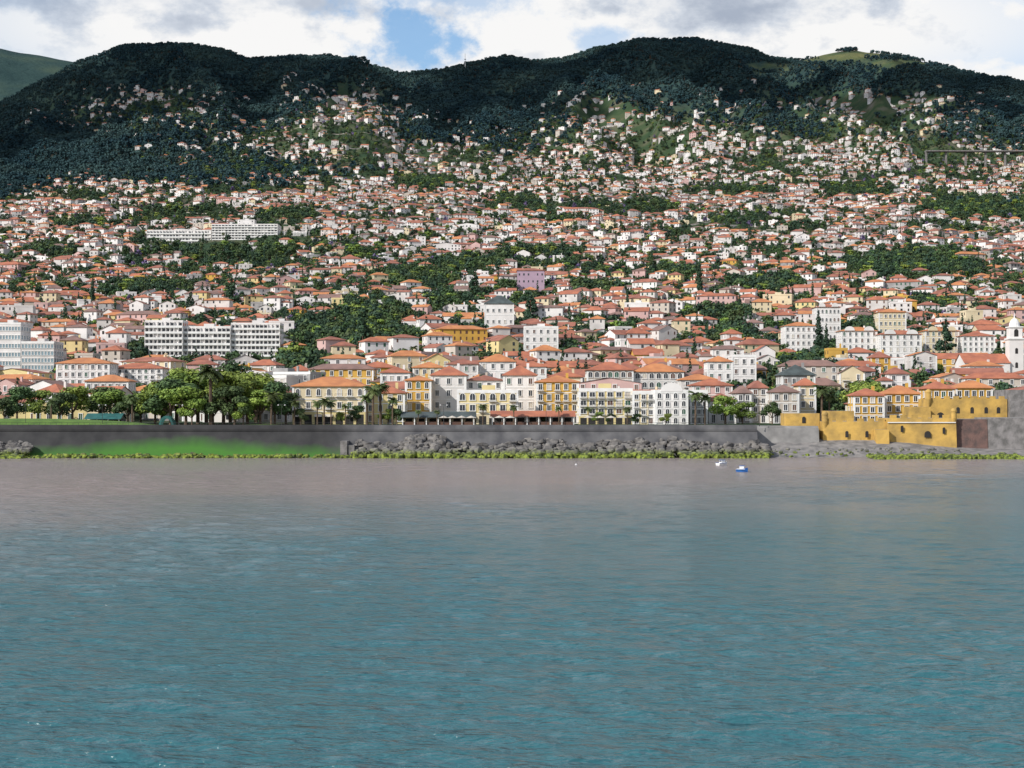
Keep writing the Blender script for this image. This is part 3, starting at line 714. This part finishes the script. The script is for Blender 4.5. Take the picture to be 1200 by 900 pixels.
# ------------------------------------------------------------------ vegetation prototypes
def tree_mesh(name,leafmat,nleaf,leaf,kind='round',seed=0):
    rg=np.random.RandomState(seed); V=[];Fc=[];Mi=[]
    def tube(p0,p1,r0,r1,n=6):
        i=len(V); d=Vector(p1)-Vector(p0); q=d.to_track_quat('Z','Y')
        for (p,r) in((p0,r0),(p1,r1)):
            for k in range(n):
                a=2*math.pi*k/n; v=q@Vector((r*math.cos(a),r*math.sin(a),0))+Vector(p); V.append(v[:])
        for k in range(n): Fc.append((i+k,i+(k+1)%n,i+n+(k+1)%n,i+n+k)); Mi.append(0)
    bl=[]
    if kind=='round':
        tube((0,0,-.15),(0,0,.35),.03,.022)
        nb=9
        for k in range(nb):
            a=k*2.4+rg.rand(); rr_=.10+.24*rg.rand(); zc=.36+.48*rg.rand()
            if k==0: rr_=0;zc=.82
            p=(rr_*math.cos(a),rr_*math.sin(a),zc); tube((0,0,.25),p,.014,.005,4); bl.append((p,.13+.1*rg.rand(),.1+.07*rg.rand()))
    elif kind=='cypress':
        tube((0,0,-.1),(0,0,.3),.015,.012)
        for k in range(9): z=.1+.85*k/8; r=.085*(1-((z-.35)/.72)**2) if z>.35 else .08; bl.append(((.012*rg.randn(),.012*rg.randn(),z),max(.015,r),.08))
    elif kind=='pine':
        tube((0,0,-.1),(0,0,.9),.02,.008)
        for k in range(10):
            z=.25+.7*k/9; r=.26*(1-z)+.05
            for j in range(3): a=rg.rand()*6.28; bl.append(((r*.6*math.cos(a),r*.6*math.sin(a),z),r*.6,.05))
    wts=np.array([b_[1]**2 for b_ in bl]); wts/=wts.sum()
    for _ in range(nleaf):
        c,r,rz=bl[rg.choice(len(bl),p=wts)]
        d=rg.randn(3); d/=np.linalg.norm(d); q=rg.rand()**.35
        p=Vector((c[0]+d[0]*r*q,c[1]+d[1]*r*q,c[2]+d[2]*rz*q))
        nrm=Vector(d+rg.randn(3)*.5); nrm.z+=.3; nrm.normalize(); t=nrm.orthogonal().normalized(); t.rotate(Quaternion(nrm,rg.rand()*6.28)); bt=nrm.cross(t)
        s_=leaf*(.6+.8*rg.rand()); i=len(V)
        for (u,v) in((-1,-.6),(.9,-.7),(1,.6),(-.3,.9)): V.append((p+t*u*s_+bt*v*s_)[:])
        Fc.append((i,i+1,i+2,i+3)); Mi.append(1)
    me=bpy.data.meshes.new(name); me.from_pydata(V,[],Fc); me.materials.append(M['bark']); me.materials.append(M[leafmat]); me.polygons.foreach_set('material_index',Mi); me.update(); return me
def palm_mesh(name,seed=0,nf=26):
    rg=np.random.RandomState(seed); V=[];Fc=[];Mi=[]
    n=7; prev=None; bend=rg.uniform(-.03,.03)
    for s_ in range(7):
        t=s_/6; r=.032-.012*t; c=(bend*t*t,0,-.08+.86*t+.0); i=len(V)
        for k in range(n): a=6.283*k/n; V.append((c[0]+r*math.cos(a),c[1]+r*math.sin(a),c[2]))
        if prev is not None:
            for k in range(n): Fc.append((prev+k,prev+(k+1)%n,i+(k+1)%n,i+k)); Mi.append(0)
        prev=i
    top=Vector((bend,0,.78))
    for f in range(nf):
        a=f*2.399; el=rg.uniform(-.25,1.25); L=rg.uniform(.24,.32); dirh=Vector((math.cos(a),math.sin(a),0)); side=Vector((-math.sin(a),math.cos(a),0))
        pts=[]
        for s_ in range(8):
            t=s_/7; ang=el-1.5*t; 
            p=(pts[-1]+ (dirh*math.cos(ang)+Vector((0,0,math.sin(ang))))*L/7) if pts else top.copy()
            pts.append(p)
        for s_ in range(1,8):
            wd=.055*math.sin(math.pi*min(1,s_/7.5+.08))
            for sg in(-1,1):
                i=len(V); p=pts[s_];q=pts[s_-1]; out=side*sg*wd+Vector((0,0,-wd*.5))+(p-q)*.6
                V.extend([q[:],(q.lerp(p,.75))[:],(p+out)[:],(q+out*.9)[:]]); Fc.append((i,i+1,i+2,i+3)); Mi.append(1)
    me=bpy.data.meshes.new(name); me.from_pydata(V,[],Fc); me.materials.append(M['bark']); me.materials.append(M['leaf_palm']); me.polygons.foreach_set('material_index',Mi); me.update(); return me
def scatter(name,proto_mesh,items):
    V=[];Fc=[]
    for (x,y,z,h) in items:
        a=U(0,6.28); s_=h/math.sqrt(2); i=len(V)
        for k in range(4): V.append((x+s_*math.cos(a+k*math.pi/2),y+s_*math.sin(a+k*math.pi/2),z))
        Fc.append((i,i+1,i+2,i+3))
    me=bpy.data.meshes.new(name); me.from_pydata(V,[],Fc); o=bpy.data.objects.new(name,me); S.collection.objects.link(o)
    o.instance_type='FACES'; o.use_instance_faces_scale=True; o.instance_faces_scale=1; o.show_instancer_for_render=False; o.show_instancer_for_viewport=False
    c=bpy.data.objects.new(name+'_tree',proto_mesh); S.collection.objects.link(c); c.parent=o
L={k:[] for k in('a1','a2','d1','d2','br','cy','pm','jc','f1','f2','f3')}
from collections import defaultdict
hg=defaultdict(list)
for (x,y,w_) in housepos: hg[(int(x//20),int(y//20))].append((x,y,w_))
def nearhouse(x,y,m_):
    i,j=int(x//20),int(y//20)
    for a in(-1,0,1):
        for b_ in(-1,0,1):
            for (hx,hy,w_) in hg.get((i+a,j+b_),()):
                if abs(hx-x)<w_/2+m_ and abs(hy-y)<5+m_: return True
    return False
def inb(px,D):
    for k in keep:
        if k[4]-2<px<k[5]+2 and k[2]<D<k[3] : 
            if k[3]-k[2]>120 and D<k[3]-50: continue
            return True
    return False
nt_=0
for k in range(58000):
    y=math.sqrt(U(555**2,3500**2)); 
    if R()<.32: y=U(560,1600)
    x=U(-.35,.35)*y; px=600+F*x/y; py=ypx(px,y)
    if inb(px,y): continue
    dn=dens(px,py); pk=park(px,py)
    if py<262 and dn<.12: continue
    if pk<.3:
        if nearhouse(x,y,-.3): continue
        if noise.noise(Vector((x*.012,y*.012,0)))+R()*.8<-.05: continue
    h=U(4,9) if pk<.2 else U(6,11.5)
    if y>1500: h*=1.05
    z=gz(x,y); q=R()
    key='a1' if q<.27 else 'a2' if q<.49 else 'd1' if q<.69 else 'd2' if q<.87 else 'br' if q<.925 else 'cy' if q<.955 else 'pm' if q<.98 else 'jc'
    if pk>.3 and q>.95: key=random.choice(['d1','a2'])
    if key=='cy': h=U(9,17)
    if key=='pm': h=U(7,12)
    L[key].append((x,y,z-.3,h)); nt_+=1
for (a,b_,r,s_) in parks:
    for k in range(int(r*s_*.18)):
        px=a+U(-1.3,1.3)*r; py=b_+U(-1.3,1.3)*s_
        if park(px,py)<.2: continue
        y=find(px,py); x=X(px,y)
        if inb(px,y) or y<565: continue
        L[random.choice(['d1','d2','a1','a2','a1','br'])].append((x,y,gz(x,y)-.3,U(6,12)))
nf=0
for k in range(95000):
    y=math.sqrt(U(2200**2,4700**2)); x=U(-.36,.36)*y; px=600+F*x/y; py=ypx(px,y)
    dn=dens(px,py)
    if py>262 or R()<dn*1.7 : continue
    if y>3900 and R()<sunlit_meadow(px,py,y)*1.2: continue
    if nearhouse(x,y,2): continue
    nf+=1
    L[random.choice(['f1','f2','f3'])].append((x,y,gz(x,y)-2,U(8,16)*(1 if y<4200 else .8)))
print('trees',nt_,'forest',nf)
scatter('garden_trees',tree_mesh('broadleaf','leaf_a',200,.062,'round',1),L['a1'])
scatter('garden_trees',tree_mesh('broadleaf','leaf_a',200,.062,'round',2),L['a2'])
scatter('garden_trees',tree_mesh('broadleaf_dark','leaf_dark',200,.065,'round',3),L['d1'])
scatter('garden_trees',tree_mesh('broadleaf_dark','leaf_dark',200,.065,'round',4),L['d2'])
scatter('garden_trees',tree_mesh('broadleaf_bright','leaf_bright',200,.062,'round',5),L['br'])
scatter('cypress_trees',tree_mesh('cypress','leaf_dark',200,.03,'cypress',6),L['cy'])
scatter('distant_palm_trees',palm_mesh('palm_small',3),L['pm'])
scatter('jacaranda_trees',tree_mesh('jacaranda','leaf_jac',200,.062,'round',7),L['jc'])
scatter('mountain_forest',tree_mesh('forest_round','leaf_forest_hazy',56,.115,'round',8),L['f1'])
scatter('mountain_forest',tree_mesh('forest_round','leaf_forest_hazy',56,.115,'round',9),L['f2'])
scatter('mountain_forest',tree_mesh('forest_pine','leaf_forest_hazy',56,.09,'pine',10),L['f3'])
TB=[tree_mesh('promenade_tree','leaf_bright',2600,.022,'round',20+i) for i in range(3)]
TD=[tree_mesh('promenade_tree_dark','leaf_a',2600,.022,'round',30+i) for i in range(3)]
PM=[palm_mesh('palm',40+i,34) for i in range(3)]
def put(name,me,px,D,h,wide=1.25,z=None):
    o=bpy.data.objects.new(name,me); S.collection.objects.link(o); x=X(px,D); o.location=(x,D,(gz(x,max(D,481)) if z is None else z)); o.scale=(h*wide,h*wide,h); o.rotation_euler=(0,0,U(0,6.28))
for (px,D,h) in((182,500,11),(200,490,14),(218,486,12),(232,505,16),(262,496,17),(275,485,12),(290,505,16),(305,488,11),(322,490,13),(335,500,10),(250,488,9),(207,520,18),(300,530,17),(270,535,20),(190,515,14),(242,525,17),(225,484,8),(285,484,7)):
    put('promenade_tree',random.choice(TB if R()<.8 else TD),px,D,h,U(1.05,1.45))
for (px,D,h) in((70,500,10),(85,520,12),(135,505,11),(150,500,9),(20,520,12),(118,530,12),(165,510,10),(5,505,8),(850,498,9),(905,500,7),(700,488,4),(715,488,3.5),(45,540,11),(455,492,5),(620,491,4),(885,545,12),(960,540,12),(1010,530,13),(1025,540,14),(1040,535,11),(352,488,5),(400,488,4),(418,490,6),(465,488,5),(780,486,3.5),(745,486,3.5),(640,489,4),(870,500,7)):
    put('shade_tree',random.choice(TD if R()<.6 else TB),px,D,h,U(1.05,1.4))
for (px,D,h) in((247,486,20),(437,486,13),(446,490,14),(380,484,9),(372,488,8),(388,486,8),(566,482,7),(602,482,6.5),(430,488,10),(815,490,11),(826,492,10),(963,500,13),(972,502,11),(345,487,8),(512,483,5),(490,483,5),(655,483,6),(1005,508,9),(60,490,9),(155,488,10),(318,484,11),(405,486,7),(460,486,9),(690,484,6),(735,484,6)):
    put('palm_tree',random.choice(PM),px,D,h,1.0)
CY=tree_mesh('cypress_tall','leaf_dark',1500,.016,'cypress',51); PN=tree_mesh('araucaria','leaf_dark',1500,.025,'pine',52)
for (px,py,h,kd) in((108,366,24,0),(272,368,26,1),(223,376,18,1),(820,352,30,0),(960,428,26,0),(968,430,20,0),(556,352,22,1),(622,385,22,1),(735,372,18,0),(1030,330,24,1),(1108,420,20,1),(425,420,24,1)):
    D_=find(px,py); put('cypress_tree' if kd==0 else 'araucaria_tree',CY if kd==0 else PN,px,D_,h,1.0)
for px in (30,120,210,330,410,520,640,700,760,840,890):
    D_=466; x=X(px,D_); e=bpy.data.objects.new('street_lamp',None); S.collection.objects.link(e)
    q=MB(); q.setT(x,D_,8.12); q.cyl(0,0,0,.5,.16,.1,'metal_dark',8); q.cyl(0,0,.5,6,.07,.05,'metal_dark',8); q.box(-.9,.9,-.04,.04,5.9,6.0,'metal_dark',True); q.obj('post',e)
    q=MB(); q.setT(x,D_,8.12); q.dome(-.9,0,5.72,.22,.2,'trim_white',8,3); q.dome(.9,0,5.72,.22,.2,'trim_white',8,3); q.obj('lanterns',e)
q=MB(); q.box(-300,66,460.6,460.66,9.15,9.22,'metal_dark',True)
x=-300
while x<66: q.box(x,x+.06,460.6,460.66,8.12,9.15,'metal_dark'); x+=1.5
q.obj('railing')
B=Bld('arched_sculpture',X(196,474),474,8.12)
for k in range(4):
    r0=1.5;y=k*1.1-1.6
    for j in range(12):
        a0=math.pi*j/12;a1=math.pi*(j+1)/12
        B.part('rib_%d'%k).poly([(r*math.cos(a),y,r*1.4*math.sin(a)) for r,a in((r0,a0),(r0+.5,a0),(r0+.5,a1),(r0,a1))],'teal_metal')
        B.part('rib_%d'%k).poly([((r0+.5)*math.cos(a),yy,(r0+.5)*1.4*math.sin(a)) for yy,a in((y,a0),(y+.7,a0),(y+.7,a1),(y,a1))],'teal_metal')
B.done()
for px in (520,530,541,552,585,598,690,703,716,729):
    x=X(px,478); e=bpy.data.objects.new('parasol',None); S.collection.objects.link(e)
    q=MB(); q.setT(x,478,8.12); q.cyl(0,0,0,2.4,.04,.04,'metal_dark',6); q.obj('pole',e)
    q=MB(); q.setT(x,478,8.12); q.cyl(0,0,2.2,2.8,1.5,.05,'awning',8); q.obj('canopy',e)
def boat(x,y,rot,Ls,blue):
    e=bpy.data.objects.new('fishing_boat',None); S.collection.objects.link(e)
    h=MB(); h.setT(x,y,0,rot); N=8; secs=[]
    for i in range(N+1):
        t=i/N; xx=-Ls/2+Ls*t; wd=max(.03,.85*(1-t**3)); sh=.55+.35*t**2
        secs.append([(xx,-wd,sh),(xx,-wd*.7,-.15),(xx,0,-.25),(xx,wd*.7,-.15),(xx,wd,sh)])
    mt='hull_blue' if blue else 'hull_white'
    for i in range(N):
        for j in range(4): h.poly([secs[i][j],secs[i+1][j],secs[i+1][j+1],secs[i][j+1]],mt)
    h.poly(secs[0],mt)
    for i in range(N): h.poly([(secs[i][0][0],secs[i][0][1]*.92,.35),(secs[i+1][0][0],secs[i+1][0][1]*.92,.35),(secs[i+1][4][0],secs[i+1][4][1]*.92,.35),(secs[i][4][0],secs[i][4][1]*.92,.35)],'hull_white')
    h.obj('hull',e)
    c=MB(); c.setT(x,y,0,rot); c.box(-.5,.5,-.5,.5,.36,1.25,'hull_white'); c.box(-.6,.6,-.6,.6,1.25,1.32,'hull_blue',True); c.box(-.52,.52,-.4,.4,.85,1.15,'glass'); c.obj('cabin',e)
    r=MB(); r.setT(x,y,0,rot)
    for sg in(-1,1): r.box(-Ls/2,Ls*.3,sg*.86-.04,sg*.86+.04,.56,.64,'hull_blue' if not blue else 'hull_white',True)
    r.obj('gunwale',e)
boat(49,398,.5,2.6,False); boat(48.8,362,-.3,2.4,True)
for (x,y) in((15,400),):
    q=MB(); q.setT(x,y,0); q.cyl(0,0,-.2,.15,.2,.22,'hull_white',10); q.dome(0,0,.15,.22,.2,'hull_white',10,3); q.cyl(0,0,.3,.8,.03,.03,'metal_dark',6); q.obj('buoy')
for (px) in (545,):
    y=4450; x=X(px,y); z=gz(x,y); q=MB(); q.setT(x,y,z); q.cyl(0,0,-5,40,1.0,.5,'hull_white',6); q.cyl(0,0,24,25,2.5,2.5,'metal_dark',8); q.obj('radio_mast')

# ------------------------------------------------------------------ light, sky
sv=Vector((-.70,-.56,.62)).normalized(); el=math.asin(sv.z); azm=math.atan2(sv.x,sv.y)
sd=bpy.data.lights.new('sun','SUN'); sd.energy=4.7; sd.angle=math.radians(.5); sd.color=(1,.955,.89)
so=bpy.data.objects.new('sun',sd); S.collection.objects.link(so); so.rotation_euler=sv.to_track_quat('Z','Y').to_euler()
V=[];Fa=[];o=0; RC=[rockproto(60+i,3) for i in range(3)]  # clouds added out of view, set sunward of slopes to shade them
for (px,D,r) in((20,3700,420),(120,3500,330),(230,4000,330),(100,4200,330),(330,4250,260),(480,4000,260),(560,3700,230),(620,4200,260),(730,4250,240),(840,4100,260),(800,4400,200),(900,3800,200),(1120,4100,260),(1200,4300,260),(1050,3600,160),(400,3650,110),(200,4400,220),(560,4450,160),(1190,3700,160)):
    gp=Vector((X(px,D),D,gz(X(px,D),D))); c=gp+sv*((2700-gp.z)/sv.z)
    v,f=random.choice(RC); a=U(0,6.28); v=v*np.array([r*1.25,r*1.0,r*.35]); v=np.stack([v[:,0]*math.cos(a)-v[:,1]*math.sin(a)+c.x,v[:,0]*math.sin(a)+v[:,1]*math.cos(a)+c.y,v[:,2]+c.z],1)
    V.append(v);Fa.append(f+o);o+=len(v)
me=bpy.data.meshes.new('shade_cloud_bank'); me.from_pydata(np.concatenate(V).tolist(),[],np.concatenate(Fa).tolist()); me.materials.append(M['shade_cloud'])
me.polygons.foreach_set('use_smooth',[True]*len(me.polygons)); cb=bpy.data.objects.new('shade_cloud_bank',me); S.collection.objects.link(cb)
W=bpy.data.worlds.new('World'); S.world=W; W.use_nodes=True; n=W.node_tree.nodes; l=W.node_tree.links
bg=n['Background']; bg.inputs['Strength'].default_value=.1
sk=n.new('ShaderNodeTexSky'); sk.sky_type='NISHITA'; sk.sun_disc=False; sk.sun_elevation=el; sk.sun_rotation=azm%(2*math.pi); sk.air_density=1.0; sk.dust_density=.6; sk.ozone_density=2
tc=n.new('ShaderNodeTexCoord')
def mpn(sc,loc=(0,0,0)):
    q=n.new('ShaderNodeMapping'); q.inputs['Scale'].default_value=sc; q.inputs['Location'].default_value=loc; l.new(tc.outputs['Generated'],q.inputs['Vector']); return q
def no(v,sc,det,rough=.55):
    q=n.new('ShaderNodeTexNoise'); q.inputs['Scale'].default_value=sc; q.inputs['Detail'].default_value=det; q.inputs['Roughness'].default_value=rough; l.new(v,q.inputs['Vector']); return q.outputs['Fac']
def math_(op,a,b_=None,c=None,clamp=False):
    q=n.new('ShaderNodeMath'); q.operation=op; q.use_clamp=clamp
    for i,v in enumerate((a,b_,c)):
        if v is None: continue
        if isinstance(v,(int,float)): q.inputs[i].default_value=v
        else: l.new(v,q.inputs[i])
    return q.outputs[0]
def mrange(v,a,b_,c,d):
    q=n.new('ShaderNodeMapRange'); q.interpolation_type='SMOOTHSTEP'; l.new(v,q.inputs['Value'])
    for k,x in zip(('From Min','From Max','To Min','To Max'),(a,b_,c,d)): q.inputs[k].default_value=x
    return q.outputs['Result']
def blob(px,py,rx,ry):
    a=(px-600)/F; e=(HZ-py)/F; v=Vector((a,1,e)).normalized()
    s1=n.new('ShaderNodeVectorMath'); s1.operation='SUBTRACT'; l.new(tc.outputs['Generated'],s1.inputs[0]); s1.inputs[1].default_value=v
    s2=n.new('ShaderNodeVectorMath'); s2.operation='MULTIPLY'; l.new(s1.outputs[0],s2.inputs[0]); s2.inputs[1].default_value=(F/rx,1,F/ry)
    s3=n.new('ShaderNodeVectorMath'); s3.operation='LENGTH'; l.new(s2.outputs[0],s3.inputs[0]); return s3.outputs['Value']
n1=no(mpn((1,1,2.2),(3.1,0,0)).outputs[0],9,9); n2=no(mpn((1,1,1.8),(7,2,1)).outputs[0],22,10,.6); n3=no(mpn((1,1,1.3),(1,5,1)).outputs[0],34,10,.62)
cov=mrange(n1,.36,.50,0,1)
cov=math_('MAXIMUM',cov,mrange(blob(600,40,700,110),.6,1.3,1,0))
def gap(px,py,rx,ry,am):
    gd=math_('ADD',blob(px,py,rx,ry),math_('MULTIPLY_ADD',n3,6.5,-3.25)); return math_('MULTIPLY',mrange(gd,.2,1.8,1,0),am)
gp=math_('MAXIMUM',gap(484,44,50,38,.95),gap(708,46,34,12,.6)); gp=math_('MAXIMUM',gp,gap(510,0,75,20,.6))
cov=math_('MULTIPLY',cov,math_('SUBTRACT',1,gp))
sp=n.new('ShaderNodeSeparateXYZ'); l.new(tc.outputs['Generated'],sp.inputs[0])
hi=mrange(sp.outputs['Z'],.3,.6,1,.3); cov=math_('MULTIPLY',cov,hi)
br=mrange(n2,.3,.58,.84,1.08)
for (p,q,rx,ry,am) in((860,5,140,34,.34),(200,-12,240,32,.22),(40,-5,110,36,.10)):
    br=math_('SUBTRACT',br,math_('MULTIPLY',mrange(math_('ADD',blob(p,q,rx,ry),math_('MULTIPLY_ADD',n2,3.2,-1.6)),-.2,1.7,1,0),am))
cr=n.new('ShaderNodeValToRGB'); e=cr.color_ramp.elements; e[0].position=.45; e[0].color=(.36,.42,.53,1); e[1].position=1; e[1].color=(.97,.965,.96,1); e2_=e.new(.78); e2_.color=(.66,.71,.79,1); l.new(br,cr.inputs['Fac'])
cs=n.new('ShaderNodeVectorMath'); cs.operation='SCALE'; cs.inputs['Scale'].default_value=9.7; l.new(cr.outputs['Color'],cs.inputs[0])
sk2=n.new('ShaderNodeVectorMath'); sk2.operation='MULTIPLY'; l.new(sk.outputs['Color'],sk2.inputs[0]); sk2.inputs[1].default_value=(1.2,1.38,1.5)
mx=n.new('ShaderNodeMix'); mx.data_type='RGBA'; l.new(cov,mx.inputs['Factor']); l.new(sk2.outputs[0],mx.inputs['A']); l.new(cs.outputs[0],mx.inputs['B'])
l.new(mx.outputs['Result'],bg.inputs['Color'])
cd=bpy.data.cameras.new('camera'); cd.lens=36*F/1200; cd.sensor_width=36; cd.clip_start=1; cd.clip_end=30000
co=bpy.data.objects.new('camera',cd); S.collection.objects.link(co); co.location=(0,0,CAMZ); co.rotation_euler=(math.radians(90)+math.atan((HZ-450)/F),0,0)
S.camera=co
S.view_settings.view_transform='Standard'; S.view_settings.look='None'; S.view_settings.exposure=0
